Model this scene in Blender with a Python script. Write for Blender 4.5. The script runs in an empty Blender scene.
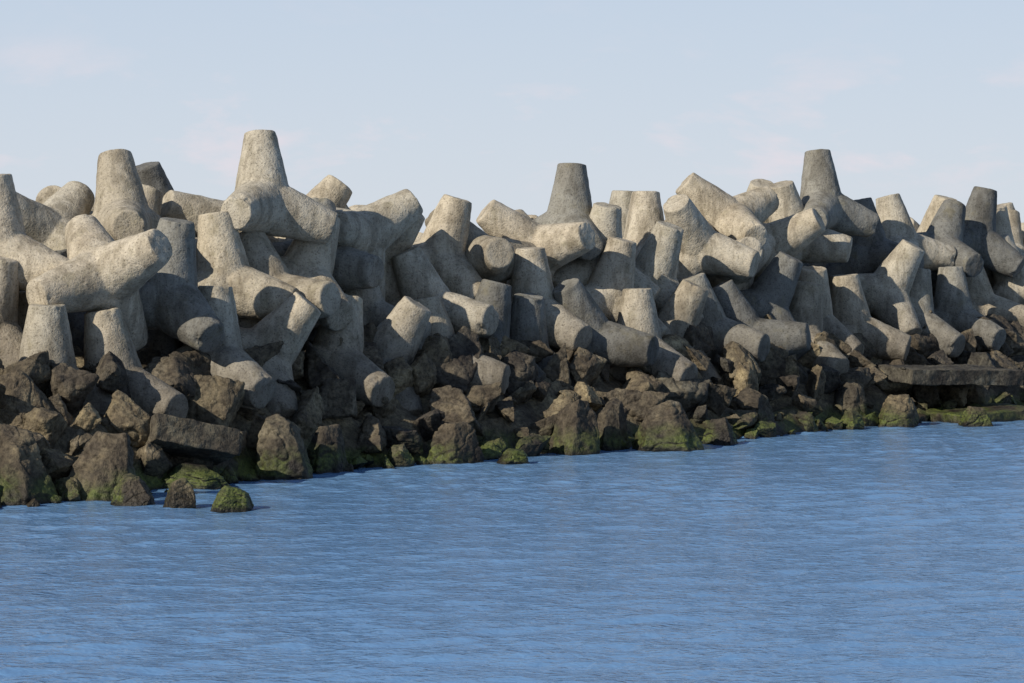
import bpy, bmesh, math, random
import numpy as np
from mathutils import Vector, Matrix, noise
random.seed(7); rng=np.random.default_rng(11)
scene=bpy.context.scene
scene.view_settings.view_transform='Standard'; scene.view_settings.look='None'; scene.view_settings.exposure=0

# ------------------------------------------------------------ materials
def new_mat(name):
    m=bpy.data.materials.new(name); m.use_nodes=True
    nt=m.node_tree; nt.nodes.clear()
    out=nt.nodes.new('ShaderNodeOutputMaterial'); b=nt.nodes.new('ShaderNodeBsdfPrincipled')
    nt.links.new(b.outputs[0],out.inputs[0]); return m,nt,b
def N(nt,t,**k):
    n=nt.nodes.new(t)
    for a,v in k.items(): setattr(n,a,v)
    return n
def noise_n(nt,vec,scale,detail=6,rough=.6,dist=0):
    n=N(nt,'ShaderNodeTexNoise'); n.inputs['Scale'].default_value=scale; n.inputs['Detail'].default_value=detail
    n.inputs['Roughness'].default_value=rough; n.inputs['Distortion'].default_value=dist
    nt.links.new(vec,n.inputs['Vector']); return n.outputs['Fac']
def ramp(nt,fac,stops):
    r=N(nt,'ShaderNodeValToRGB'); e=r.color_ramp.elements
    while len(e)<len(stops): e.new(.5)
    for el,(p,c) in zip(e,stops):
        el.position=p; el.color=(c[0],c[1],c[2],1) if hasattr(c,'__len__') else (c,c,c,1)
    nt.links.new(fac,r.inputs[0]); return r.outputs[0]
def mix(nt,fac,a,b,mode='MIX'):
    n=N(nt,'ShaderNodeMix',data_type='RGBA',blend_type=mode)
    for s,v in ((0,fac),(6,a),(7,b)):
        if isinstance(v,bpy.types.NodeSocket): nt.links.new(v,n.inputs[s])
        elif hasattr(v,'__len__'): n.inputs[s].default_value=(*v,1)
        else: n.inputs[s].default_value=v
    return n.outputs[2]
def math_n(nt,op,a,b=0,clamp=False):
    n=N(nt,'ShaderNodeMath',operation=op); n.use_clamp=clamp
    for s,v in ((0,a),(1,b)):
        if isinstance(v,bpy.types.NodeSocket): nt.links.new(v,n.inputs[s])
        else: n.inputs[s].default_value=v
    return n.outputs[0]
def maprange(nt,v,a,b,c,d):
    n=N(nt,'ShaderNodeMapRange'); nt.links.new(v,n.inputs[0])
    for i,x in enumerate((a,b,c,d)): n.inputs[i+1].default_value=x
    return n.outputs[0]

def concrete_mat():
    m,nt,b=new_mat('weathered_concrete')
    tc=N(nt,'ShaderNodeTexCoord'); geo=N(nt,'ShaderNodeNewGeometry'); oi=N(nt,'ShaderNodeObjectInfo')
    add=N(nt,'ShaderNodeVectorMath',operation='ADD'); sc=N(nt,'ShaderNodeVectorMath',operation='SCALE')
    comb=N(nt,'ShaderNodeCombineXYZ')
    for i in range(3): nt.links.new(oi.outputs['Random'],comb.inputs[i])
    nt.links.new(comb.outputs[0],sc.inputs[0]); sc.inputs['Scale'].default_value=57
    nt.links.new(tc.outputs['Object'],add.inputs[0]); nt.links.new(sc.outputs[0],add.inputs[1])
    v=add.outputs[0]; wp=geo.outputs['Position']
    base=ramp(nt,noise_n(nt,v,1.1,4,.6),[(.3,(.39,.345,.275)),(.5,(.47,.425,.345)),(.72,(.54,.495,.41))])
    # a random share of the units is tinted darker blue-grey
    tint=ramp(nt,oi.outputs['Random'],[(0,(.34,.37,.42)),(.16,(.5,.53,.57)),(.24,(.9,.9,.88)),(.6,(1.05,1.01,.96)),(.88,(1.0,.96,.89)),(1,(.68,.66,.63))])
    c=mix(nt,1,base,tint,'MULTIPLY')
    fine=noise_n(nt,v,24,2,.7)
    sp=ramp(nt,fine,[(.3,(.45,.43,.40)),(.43,(.93,.93,.93)),(.6,(1.03,1.03,1.0)),(.75,(1.18,1.16,1.12))])
    c=mix(nt,1,c,sp,'MULTIPLY')
    midn=noise_n(nt,v,5,4,.7)
    mid=ramp(nt,midn,[(.32,(.70,.69,.66)),(.55,(1.04,1.04,1.04))])
    c=mix(nt,.75,c,mid,'MULTIPLY')
    lich=ramp(nt,noise_n(nt,v,2.3,5,.72),[(.54,0.0),(.67,1.0)])
    c=mix(nt,math_n(nt,'MULTIPLY',lich,.36),c,(.23,.20,.115))
    mp=N(nt,'ShaderNodeMapping'); mp.inputs['Scale'].default_value=(2.2,2.2,.35); nt.links.new(wp,mp.inputs[0])
    st=ramp(nt,noise_n(nt,mp.outputs[0],1.3,4,.65),[(.39,(.46,.44,.41)),(.52,(1,1,1))])
    c=mix(nt,.6,c,st,'MULTIPLY')
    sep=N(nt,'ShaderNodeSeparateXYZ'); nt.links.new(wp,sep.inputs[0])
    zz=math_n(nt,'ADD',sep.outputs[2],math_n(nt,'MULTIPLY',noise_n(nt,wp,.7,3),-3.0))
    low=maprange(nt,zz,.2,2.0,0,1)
    c=mix(nt,low,mix(nt,1,c,(.46,.465,.49),'MULTIPLY'),c)  # lower concrete darkened: wet staining plus shade of the lower rows painted in
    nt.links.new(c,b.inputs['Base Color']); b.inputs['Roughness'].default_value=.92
    b.inputs['Specular IOR Level'].default_value=.2
    bp=N(nt,'ShaderNodeBump'); bp.inputs['Strength'].default_value=.7; bp.inputs['Distance'].default_value=.03
    h=math_n(nt,'ADD',fine,math_n(nt,'MULTIPLY',midn,.8))
    nt.links.new(h,bp.inputs['Height']); nt.links.new(bp.outputs[0],b.inputs['Normal'])
    return m
def rock_mat():
    m,nt,b=new_mat('shore_rock')
    geo=N(nt,'ShaderNodeNewGeometry'); oi=N(nt,'ShaderNodeObjectInfo')
    wp=geo.outputs['Position']
    base=ramp(nt,noise_n(nt,wp,1.7,5,.65,.3),[(.3,(.05,.042,.034)),(.46,(.10,.085,.064)),(.6,(.18,.155,.11)),(.76,(.34,.30,.22))])
    tint=ramp(nt,oi.outputs['Random'],[(0,(.42,.43,.48)),(.3,(1.0,.94,.84)),(.5,(.55,.54,.54)),(.8,(1.5,1.4,1.15)),(1,(.48,.52,.58))])
    c=mix(nt,1,base,tint,'MULTIPLY')
    hn=noise_n(nt,wp,11,4,.75)
    sp=ramp(nt,hn,[(.35,(.42,.40,.37)),(.53,(1,1,1)),(.72,(1.35,1.3,1.22))])
    c=mix(nt,1,c,sp,'MULTIPLY')
    sepn=N(nt,'ShaderNodeSeparateXYZ'); nt.links.new(geo.outputs['Normal'],sepn.inputs[0])
    sep=N(nt,'ShaderNodeSeparateXYZ'); nt.links.new(wp,sep.inputs[0])
    zn=math_n(nt,'ADD',sep.outputs[2],math_n(nt,'MULTIPLY',math_n(nt,'SUBTRACT',noise_n(nt,wp,1.1,3),.5),.9))
    wet=maprange(nt,zn,.05,.8,.18,1)
    c=mix(nt,1,c,wet,'MULTIPLY')
    al=math_n(nt,'MULTIPLY',maprange(nt,zn,.58,.22,0,1),maprange(nt,sep.outputs[2],.02,.10,.1,1))
    al=math_n(nt,'MULTIPLY',al,ramp(nt,noise_n(nt,wp,.9,3,.6),[(.40,0.0),(.52,1.0)]))
    al=math_n(nt,'MULTIPLY',al,maprange(nt,sepn.outputs[2],-.2,.5,.15,.88))
    c=mix(nt,al,c,ramp(nt,hn,[(.35,(.035,.048,.01)),(.65,(.13,.155,.035))]))
    nt.links.new(c,b.inputs['Base Color'])
    r=maprange(nt,zn,.1,.7,.5,.9); nt.links.new(r,b.inputs['Roughness']); b.inputs['Specular IOR Level'].default_value=.3
    bp=N(nt,'ShaderNodeBump'); bp.inputs['Strength'].default_value=1; bp.inputs['Distance'].default_value=.08
    h=math_n(nt,'ADD',noise_n(nt,wp,4,4,.7),math_n(nt,'MULTIPLY',hn,.4))
    nt.links.new(h,bp.inputs['Height']); nt.links.new(bp.outputs[0],b.inputs['Normal'])
    return m
def water_mat():
    m,nt,b=new_mat('sea_water')
    geo=N(nt,'ShaderNodeNewGeometry'); wp=geo.outputs['Position']
    c=ramp(nt,noise_n(nt,wp,.06,2),[(.35,(.125,.25,.43)),(.65,(.145,.28,.47))])
    nt.links.new(c,b.inputs['Base Color']); b.inputs['Roughness'].default_value=.12
    b.inputs['IOR'].default_value=1.333
    mp=N(nt,'ShaderNodeMapping'); mp.inputs['Scale'].default_value=(1,1.6,1); nt.links.new(wp,mp.inputs[0])
    bp=N(nt,'ShaderNodeBump'); bp.inputs['Strength'].default_value=.7; bp.inputs['Distance'].default_value=.05
    nt.links.new(noise_n(nt,mp.outputs[0],5,2,.6,.3),bp.inputs['Height']); nt.links.new(bp.outputs[0],b.inputs['Normal'])
    return m
CON=concrete_mat(); ROCK=rock_mat(); WAT=water_mat()
def link(o): scene.collection.objects.link(o); return o
def add_obj(name,me,loc=(0,0,0),mat=None):
    o=link(bpy.data.objects.new(name,me)); o.location=loc
    return o

# ------------------------------------------------------------ breakwater line (plan view)
FX=[-60,-20,-12,-9,-7.4,-6,-4.5,-3.7,-1.2,1.5,5,8.75,13,25,60]
FY=[0,37,46,48.8,50.1,52.8,55.0,56.5,59.0,62.0,65.8,71,76,91,135]
def F(x): return np.interp(x,FX,FY)
MT=[-8,-2,0,1.2,2.5,3.7,5.5,7.5,9,13,16,20,26]; MZ=[-2.5,-.9,-.1,.6,1.25,1.75,2.1,2.6,3.0,3.0,1.6,-.6,-2.5]
def mound(x,y): return np.interp(y-F(x),MT,MZ)

# ------------------------------------------------------------ tetrapod mesh
H=2.4; L=.65*H; RB=.238*H; RT=.144*H
TD=[Vector((0,0,1))]
for k in range(3):
    a=2*math.pi*k/3; TD.append(Vector((math.cos(a)*.942809,math.sin(a)*.942809,-1/3)))
def voxel(me,size,smooth,factor=.5):
    o=bpy.data.objects.new('tmp',me); link(o)
    r=o.modifiers.new('r','REMESH'); r.mode='VOXEL'; r.voxel_size=size
    s=o.modifiers.new('s','SMOOTH'); s.factor=factor; s.iterations=smooth
    dg=bpy.context.evaluated_depsgraph_get(); dg.update()
    out=bpy.data.meshes.new_from_object(o.evaluated_get(dg))
    bpy.data.objects.remove(o); return out
def tetra_mesh(seed):
    r=random.Random(seed); bm=bmesh.new()
    for d in TD:
        q=d.to_track_quat('Z','Y').to_matrix().to_4x4()
        lv=[(-.1,RB*.85),(.0,RB*1.0),(L*.2,RB*1.0),(L-.02,RT),(L,RT-.02)]
        rings=[]
        for z,rad in lv:
            rings.append([bm.verts.new(q@Vector((rad*math.cos(2*math.pi*i/40),rad*math.sin(2*math.pi*i/40),z))) for i in range(40)])
        for A,B in zip(rings,rings[1:]):
            for i in range(40): bm.faces.new((A[i],A[(i+1)%40],B[(i+1)%40],B[i]))
        bm.faces.new(rings[-1]); bm.faces.new(rings[0][::-1])
    me=bpy.data.meshes.new('t'); bm.to_mesh(me); bm.free()
    me=voxel(me,.028,1,.4)
    off=Vector((seed*13.1,seed*7.7,3))
    chips=[]
    for d in TD:
        for _ in range(r.randint(1,4)):
            a=r.uniform(0,6.28); q=d.to_track_quat('Z','Y')
            chips.append((q@Vector((RT*math.cos(a),RT*math.sin(a),L+r.uniform(-.08,.02))),r.uniform(.06,.15)))
    nv=[v.normal.copy() for v in me.vertices]
    for v,n in zip(me.vertices,nv):
        p=v.co
        dsp=.012*noise.noise(p*1.6+off)+.008*noise.noise(p*4+off)+.007*noise.noise(p*9+off)
        for c,rr in chips:
            dd=(p-c).length
            if dd<rr: dsp-=(rr-dd)*.5*(.7+.6*noise.noise(p*14))
        v.co=p+n*dsp
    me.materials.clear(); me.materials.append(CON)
    me.shade_smooth(); me.name='tetrapod_body'; return me
TM=[tetra_mesh(i+1) for i in range(6)]

# proxy spheres for collision
k=H/2.5
S=[(0,0,0)]; R=[.54*k]
for d in TD:
    for s_,r_ in ((.45,.51),(.85,.45),(1.25,.385)):
        S.append(tuple(d*s_*k)); R.append(r_*k*.89)
S=np.array(S); R=np.array(R)
def frame(a,b):
    a=Vector(a).normalized(); b=Vector(b); b=(b-a*b.dot(a)).normalized(); c=a.cross(b)
    return np.array([[b.x,c.x,a.x],[b.y,c.y,a.y],[b.z,c.z,a.z]])
f0=(-.3,-1,0); fr=(.4,-1,0); bk=(.15,1,0); bl=(-.2,1,0)
HERO=[ # x,y,z,  main leg direction, second leg hint
(-9.6,53,4.3,(-.05,0,1),bl),(-7.7,56,4.9,(-.12,.3,.95),(.25,-1,0)),(-5.06,58,5.35,(-.03,.22,1),(-.25,-1,0)),
(-7.6,52.4,3.85,(-.65,-.6,-.2),(.1,.3,-1)),(-9.1,56,4.6,(-.5,-.6,.45),(.5,-.5,-.2)),(-9.2,60,4.7,(-.2,-.8,.5),(.5,0,.5)),
(-7.2,60,4.8,(-.25,-.2,.8),fr),(-6.1,60,4.8,(-.8,-.5,.3),(.3,-.4,.6)),(-5.6,54,3.6,(-.08,.05,1),bl),
(-4.9,56.5,3.5,(-.3,.1,.95),bk),(-6.6,53.7,3.5,(.15,-.1,.95),bk),(-5.8,52.2,2.35,(.02,-.05,1),bk),
(-9.3,52.5,2.25,(.02,-.05,1),bk),(-8.4,50.9,2.0,(0,-.05,1),bl),(-7.4,51.6,2.0,(.03,.05,1),bk),
(-5.0,53.8,2.35,(.5,0,.8),bk),(-3.8,56.2,2.2,(.05,0,1),bk),(-3.3,58.5,2.9,(-.18,.1,1),bl),(-6.9,54.5,2.4,(.1,0,1),bl),
(-2.8,58,2.1,(.45,-.1,.85),bk),(-2.95,60.3,4.1,(.6,-.1,.75),(-.3,1,.3)),(-3.7,62,4.6,(-.3,-.9,.15),(.7,0,.5)),
(-4.6,62,4.7,(.55,.2,.75),fr),(-3.9,59,4.1,(-.7,-.5,.2),(.4,.6,.6)),(-1.7,61.5,4.1,(.3,0,.95),bk),
(-1.8,59.8,3.0,(-.4,-.1,.9),bk),(-.7,61,2.3,(.1,0,1),bl),(.44,62.5,2.95,(-.1,0,1),bk),
(.6,65.5,4.4,(-.8,-.2,.6),(.2,1,.3)),(-.8,63.5,4.15,(.3,-.9,.1),(-.5,0,.7)),(1.6,67.5,4.85,(.06,.12,1),fr),
(1.8,65,4.0,(-.05,-.2,.95),bl),(1.95,63.8,2.4,(-.4,-.2,.8),bk),(2.25,66,3.2,(.3,-.05,.95),bl),
(2.9,65,2.25,(.1,0,1),bk),(3.4,67.5,3.65,(.4,-.1,.9),bl),(3.4,72,4.3,(0,0,1),fr),(2.9,75,4.4,(.05,0,1),f0),
(5.6,71,5.05,(-.75,-.1,.65),(.1,-1,0)),(4.6,69.5,4.4,(-.3,-.4,.8),bk),(4.8,67.5,2.5,(-.15,0,1),bk),
(6.65,78,4.8,(.1,-.4,.9),f0),(7.4,74.5,4.75,(-.05,-.1,1),bl),(8.3,76,5.5,(-.06,.12,1),f0),(6.8,71.5,4.4,(.8,-.3,.5),(-.3,1,0)),
(5.7,69.8,4.0,(.2,-.8,.3),(.6,0,.6)),(6.2,69.5,2.9,(.5,-.1,.85),bl),(7.85,72,2.6,(-.05,-.2,.95),bk),
(8.9,73,2.45,(-.05,0,1),bl),(9.9,77,4.25,(-.15,0,1),bk),(10.9,80,4.4,(-.2,.1,1),f0),(12.1,78.5,4.35,(-.9,-.2,.1),(.3,.3,.8)),
(12.4,83,4.5,(.05,-.2,1),f0),(13.3,82,4.6,(.2,.1,1),bl),(14.3,81.5,4.1,(.1,-.2,.95),bk),(12.3,77,2.6,(-.05,0,1),bk),
(13.4,79.5,2.7,(-.2,0,1),bl),(10.9,75.5,2.6,(.1,.1,1),bk),(10.1,76,3.2,(.5,-.2,.8),bk),(14.8,80,3.4,(-.4,-.1,.9),bk),
(7.3,70.5,2.3,(.25,0,1),bk),(.2,64.2,2.1,(.2,-.1,.95),bl),(3.9,66.8,2.3,(.35,0,.95),bl),(-10.6,50.5,2.3,(-.1,0,1),bk),
(-1.6,60.2,2.1,(-.15,0,1),bl),(-4.3,57.5,3.7,(.3,.1,.95),bk),(5.6,69.4,2.4,(-.3,.1,.95),bl),
]
P=[];M=[]
for x,y,z,a,b in HERO:
    if x<-4: y+=2; x*=1.035
    if z<2.65: y=max(y+1,F(x)+3.9); z-=.22
    elif z<3.8: y=max(y+.6,F(x)+5.2); z-=.05
    else: y=max(y,F(x)+5.0 if x<-7.5 else F(x)+6.2)
    P.append((x,y,z)); M.append(frame(a,b))
P=np.array(P,float); M=np.array(M); T0=P.copy()
def rotvec(w):
    th=np.linalg.norm(w)
    if th<1e-9: return np.eye(3)
    kx,ky,kz=w/th; K=np.array([[0,-kz,ky],[kz,0,-kx],[-ky,kx,0]])
    return np.eye(3)+math.sin(th)*K+(1-math.cos(th))*K@K
def relax(P,M,T0,iters,spring):
    n=len(P); ns=len(S); own=np.repeat(np.arange(n),ns); RR=np.tile(R,n)
    for it in range(iters):
        W=(np.einsum('nij,sj->nsi',M,S)+P[:,None,:]).reshape(-1,3)
        D=W[:,None,:]-W[None,:,:]; dist=np.sqrt((D**2).sum(-1))+1e-6
        pen=RR[:,None]+RR[None,:]-dist-.02; pen[own[:,None]==own[None,:]]=0; pen=np.maximum(pen,0)
        f=(D/dist[...,None]*pen[...,None]).sum(1)
        f=f.reshape(n,ns,3); cnt=np.maximum((pen.sum(1).reshape(n,ns)>0).sum(1),1)
        tr=f.sum(1)/cnt[:,None]*.35; tr=tr*np.array([.7,1.4,.5])
        arm=np.einsum('nij,sj->nsi',M,S); tq=np.cross(arm,f).sum(1)/cnt[:,None]*.05
        P=P+tr+(T0-P)*np.array([spring,spring*.15,spring*1.6])
        for i in range(n):
            w=tq[i]; l=np.linalg.norm(w)
            if l>.05: w=w*.05/l
            M[i]=rotvec(w)@M[i]
    return P,M
P,M=relax(P,M,T0,90,.045)
# fillers: fit further units into free space of the pile
ET=[4,5,6,7.5,9,13,16,19]; EZ=[2.0,2.7,3.4,4.0,4.35,4.4,3,1.2]
def fits(p,m,P,M,thr):
    near=np.linalg.norm(P-p,axis=1)<3.5
    w=(m@S.T).T+p
    if near.any():
        W=(np.einsum('nij,sj->nsi',M[near],S)+P[near][:,None,:])
        d=np.linalg.norm(w[None,:,None,:]-W[:,None,:,:],axis=-1)
        if (R[None,:,None]+R[None,None,:]-d).max()>thr: return False
    return True
nh=len(P); Pl=[p for p in P]; Ml=[m for m in M]
for thr,tries in ((.07,5000),(.14,7000),(.22,9000)):
    for _ in range(tries):
        x=rng.uniform(-15,21); t=rng.uniform(4.2,18.5); y=F(x)+t
        top=np.interp(t,ET,EZ); bot=max(mound(x,y)-.05,top-2.2)
        if top<bot: continue
        p=np.array([x,y,rng.uniform(bot,top)])
        if t<9 or rng.uniform()<.4:
            m=frame((rng.normal()*.4,rng.normal()*.2,1),(rng.normal()*.5,1,0))
        else:
            g_=rng.normal(size=3); h_=rng.normal(size=3); m=frame(g_,h_)
        if fits(p,m,np.array(Pl),np.array(Ml),thr): Pl.append(p); Ml.append(m)
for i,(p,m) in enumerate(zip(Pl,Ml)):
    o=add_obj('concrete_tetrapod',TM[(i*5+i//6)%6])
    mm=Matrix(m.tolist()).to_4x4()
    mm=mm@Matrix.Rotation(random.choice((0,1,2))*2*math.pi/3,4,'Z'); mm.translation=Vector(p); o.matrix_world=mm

# ------------------------------------------------------------ boulders
def boulder_mesh(seed,kind):
    r=random.Random(seed*31+5); bm=bmesh.new()
    if kind=='cone':
        n=r.randint(4,6); ph=r.uniform(0,6)
        for zz,rad in ((-.9,1.0),(-.5,1.0),(.4,.68),(.8,.42)):
            for i in range(n):
                a=ph+2*math.pi*i/n+r.uniform(-.22,.22); q=rad*r.uniform(.8,1.12)
                bm.verts.new((q*math.cos(a),q*math.sin(a)*.85,zz+r.uniform(-.15,.15)))
    else:
        ax=Vector((1,r.uniform(.6,.95),r.uniform(.5,.8)))
        for _ in range(r.randint(8,12)):
            v=Vector((r.gauss(0,1),r.gauss(0,1),r.gauss(0,1))).normalized()
            m_=max(abs(c) for c in v); v=v*(.45+.55/m_)*r.uniform(.75,1)
            bm.verts.new((v.x*ax.x,v.y*ax.y,v.z*ax.z))
    bmesh.ops.convex_hull(bm,input=bm.verts[:])
    for v in [v for v in bm.verts if not v.link_faces]: bm.verts.remove(v)
    me=bpy.data.meshes.new('b'); bm.to_mesh(me); bm.free()
    me=voxel(me,.038,1,.4)
    off=Vector((seed*3.3,seed*9.1,1)); nv=[v.normal.copy() for v in me.vertices]
    for v,n in zip(me.vertices,nv):
        p=v.co; cr=noise.noise(p*2.2+off)
        rid=1-abs(noise.noise(p*1.7+off*2))*2
        v.co=p+n*(.055*cr+.03*noise.noise(p*5+off)+.022*noise.noise(p*11+off)-(.08*max(0,rid-.8)/.2*.6))
    me.materials.clear(); me.materials.append(ROCK); me.shade_smooth(); me.name='boulder_body'; return me
BM=[boulder_mesh(i,'b') for i in range(14)]; CM=[boulder_mesh(i+40,'cone') for i in range(6)]
HR=[(-6.6,49.1,.85,.55),(-5.66,48.5,.75,.52),(-4.74,48.1,.75,.42),(-4.5,55.0,1.35,1.2),(-3.7,56.3,1.0,.95),(-1.2,58.7,1.2,.95),
(.06,58.8,.8,.3),(1.4,61.5,1.3,1.2),(2.2,62.9,1.0,1.15),(3.4,62.8,1.6,1.05),(4.7,64.4,.9,.6),(8.35,70.0,.8,.5),(9.7,71.3,1.3,.8),
(11.6,71.1,.95,.5),(-5.9,52.6,1.4,.45),(-8.6,49.5,1.4,1.2),(-7.2,50.3,1.5,1.2),(-6.0,54.2,1.9,1.2)]
pts=[]
for i,(x,y,w,h) in enumerate(HR):
    o=add_obj('shore_boulder',CM[i%6]); o.scale=(w/1.9,w/1.9,h/1.6); o.location=(x,y,h*.42)
    o.rotation_euler=(random.uniform(-.15,.15),random.uniform(-.15,.15),random.uniform(0,6.28))
    if i>2: pts.append((x,y,h*.4,w*.5))
def scatter(n,tlo,thi,slo,shi,minf,lift=.3):
    c=0
    for _ in range(n*8):
        x=rng.uniform(-13,18); t=rng.uniform(tlo,thi); s=rng.uniform(slo,shi); y=F(x)+t
        z=float(mound(x,y))+s*lift
        ok=True
        for (a,b,zc,r_) in pts:
            if (a-x)**2+(b-y)**2+(zc-z)**2<((r_+s)*minf)**2: ok=False;break
        if not ok: continue
        if t<.8 and any((hx-x)**2+((hy-y)*.35)**2<(s*.8+.25*w)**2 for hx,hy,w,h in HR[:14]): continue
        pts.append((x,y,z,s)); o=add_obj('shore_boulder',random.choice(BM+CM[:3])); o.scale=(s*random.uniform(.85,1.2),s*random.uniform(.85,1.2),s*random.uniform(.8,1.15))
        o.location=(x,y,z); o.rotation_euler=(random.gauss(0,.6),random.gauss(0,.6),random.uniform(0,6.28)); c+=1
        if c>=n: break
scatter(110,2.6,3.7,.6,.9,.45,.48)
scatter(120,.5,4.0,.55,.9,.58,.35)
scatter(280,-.2,4.5,.32,.58,.62,.5)
scatter(330,-.7,4.5,.13,.28,.8,1.0)
def slab(loc,size,rot):
    bm=bmesh.new(); bmesh.ops.create_cube(bm,size=1)
    for v in bm.verts: v.co=Vector((v.co.x*size[0],v.co.y*size[1],v.co.z*size[2]))
    me=bpy.data.meshes.new('s'); bm.to_mesh(me); bm.free(); me=voxel(me,.05,2)
    for v in me.vertices: v.co+=v.normal*(.05*noise.noise(v.co*1.7+Vector(loc))+.03*noise.noise(v.co*6))
    me.materials.clear(); me.materials.append(ROCK); me.shade_smooth()
    o=add_obj('broken_concrete_slab',me,loc); o.rotation_euler=rot
slab((11.4,74.0,1.15),(3.6,1.6,.4),(.05,.03,.5)); slab((12.2,73.6,.12),(3.2,1.7,.35),(.02,-.03,.6)); slab((-6.1,53.0,.85),(1.7,1.2,.5),(-.25,.2,.5))

# ------------------------------------------------------------ rubble mound
xs=np.arange(-40,50.01,.25); ts=np.arange(-8,26.01,.25)
co=[];
for x in xs:
    f=float(F(x))
    for t in ts:
        z=float(np.interp(t,MT,MZ)); p=Vector((x,f+t,0))
        z+=.35*noise.noise(p*.9)+.22*noise.noise(p*2.3)
        co.append((x,f+t,z))
nt_=len(ts); fc=[(i*nt_+j,(i+1)*nt_+j,(i+1)*nt_+j+1,i*nt_+j+1) for i in range(len(xs)-1) for j in range(nt_-1)]
me=bpy.data.meshes.new('mound'); me.from_pydata(co,[],fc); me.materials.append(ROCK); me.shade_smooth()
add_obj('rubble_mound_ground',me)
me=bpy.data.meshes.new('seabed'); me.from_pydata([(-6000,-6000,-3),(6000,-6000,-3),(6000,6000,-3),(-6000,6000,-3)],[],[(0,1,2,3)]); me.materials.append(ROCK)
add_obj('seabed_ground',me)

# ------------------------------------------------------------ sea
def axis(lo,hi,step,far):
    c=list(np.arange(lo,hi,step)); s=step; v=hi
    while v<far: c.append(v); s*=1.25; v+=s
    c.append(far); s=step; v=lo
    pre=[]
    while v>-far:
        s*=1.25; v-=s; pre.append(v)
    return np.array(pre[::-1]+c)
ax=axis(-15,19,.06,5000); ay=axis(25,80,.07,5000)
X,Y=np.meshgrid(ax,ay,indexing='ij')
sx=np.gradient(ax)[:,None]*np.ones_like(Y); sy=np.gradient(ay)[None,:]*np.ones_like(X); sp=np.maximum(sx,sy)
Z=np.zeros_like(X)
wx=X+.5*np.sin(Y*.21+1)+.3*np.sin(X*.37+Y*.13); wy=Y+.5*np.sin(X*.19+2)
nw=120
for i in range(nw):
    lam=.24*(2.0/.24)**rng.uniform(0,1)**1.4; th=math.radians(-82)+rng.normal(0,.7); kk=2*math.pi/lam
    amp=.0027*lam**.7*rng.uniform(.5,1.3)
    fade=np.clip((lam/sp-3)/2,0,1)
    Z+=fade*amp*np.sin(kk*(math.cos(th)*wx+math.sin(th)*wy)+rng.uniform(0,6.28))
g=.8+.3*np.sin(X*.16+np.sin(Y*.11)*2)*np.sin(Y*.19+X*.07)
Z*=g
V=np.stack([X,Y,Z],-1).reshape(-1,3).astype(np.float32)
nx,ny=X.shape; idx=np.arange(nx*ny).reshape(nx,ny)
Q=np.stack([idx[:-1,:-1],idx[1:,:-1],idx[1:,1:],idx[:-1,1:]],-1).reshape(-1,4).astype(np.int32)
me=bpy.data.meshes.new('sea'); me.vertices.add(len(V)); me.vertices.foreach_set('co',V.ravel())
me.loops.add(Q.size); me.loops.foreach_set('vertex_index',Q.ravel()); me.polygons.add(len(Q))
me.polygons.foreach_set('loop_start',np.arange(0,Q.size,4,dtype=np.int32)); me.polygons.foreach_set('loop_total',np.full(len(Q),4,dtype=np.int32))
me.update(calc_edges=True); me.materials.append(WAT); me.shade_smooth()
add_obj('sea_water',me)

# ------------------------------------------------------------ light
sd=Vector((-.64,-.64,.50)).normalized()
el=math.asin(sd.z); az=math.atan2(sd.x,sd.y)
sl=bpy.data.lights.new('sun','SUN'); sl.energy=4.8; sl.angle=math.radians(.5); sl.color=(1,.925,.81)
so=link(bpy.data.objects.new('sun',sl)); so.rotation_euler=sd.to_track_quat('Z','Y').to_euler()
w=bpy.data.worlds.new('World'); scene.world=w; w.use_nodes=True; nt=w.node_tree; nt.nodes.clear()
out=N(nt,'ShaderNodeOutputWorld'); bg=N(nt,'ShaderNodeBackground'); sky=N(nt,'ShaderNodeTexSky'); sky.sky_type='NISHITA'
sky.sun_disc=False; sky.sun_elevation=el; sky.sun_rotation=az; sky.air_density=1.0; sky.dust_density=.6; sky.ozone_density=2.5
tc=N(nt,'ShaderNodeTexCoord')
sz=N(nt,'ShaderNodeSeparateXYZ'); nt.links.new(tc.outputs['Generated'],sz.inputs[0])
haze=ramp(nt,sz.outputs[2],[(0,(.67,.725,.80)),(.10,(.55,.645,.785)),(.25,(.23,.35,.57)),(1,(.06,.11,.25))])
hz=N(nt,'ShaderNodeVectorMath',operation='SCALE'); nt.links.new(haze,hz.inputs[0]); hz.inputs['Scale'].default_value=10
base=mix(nt,maprange(nt,sz.outputs[2],.05,.8,.92,.6),sky.outputs[0],hz.outputs[0])
mp=N(nt,'ShaderNodeMapping'); mp.inputs['Scale'].default_value=(1,1,2.6); nt.links.new(tc.outputs['Generated'],mp.inputs[0])
cl=ramp(nt,noise_n(nt,mp.outputs[0],16,5,.6,.2),[(.54,0.0),(.74,1.0)])
band=math_n(nt,'MULTIPLY',maprange(nt,sz.outputs[2],.015,.03,0,1),maprange(nt,sz.outputs[2],.045,.075,1,.15))
c=mix(nt,math_n(nt,'MULTIPLY',math_n(nt,'MULTIPLY',cl,band),.85),base,(8.1,7.3,7.8))
nt.links.new(c,bg.inputs[0]); bg.inputs[1].default_value=.1; nt.links.new(bg.outputs[0],out.inputs[0])

# ------------------------------------------------------------ camera
cam=bpy.data.cameras.new('camera'); cam.lens=100; cam.sensor_width=36; cam.clip_end=20000; cam.clip_start=.5
co_=link(bpy.data.objects.new('camera',cam)); co_.location=(0,0,4.4); co_.rotation_euler=(math.radians(90-1.84),0,0); scene.camera=co_
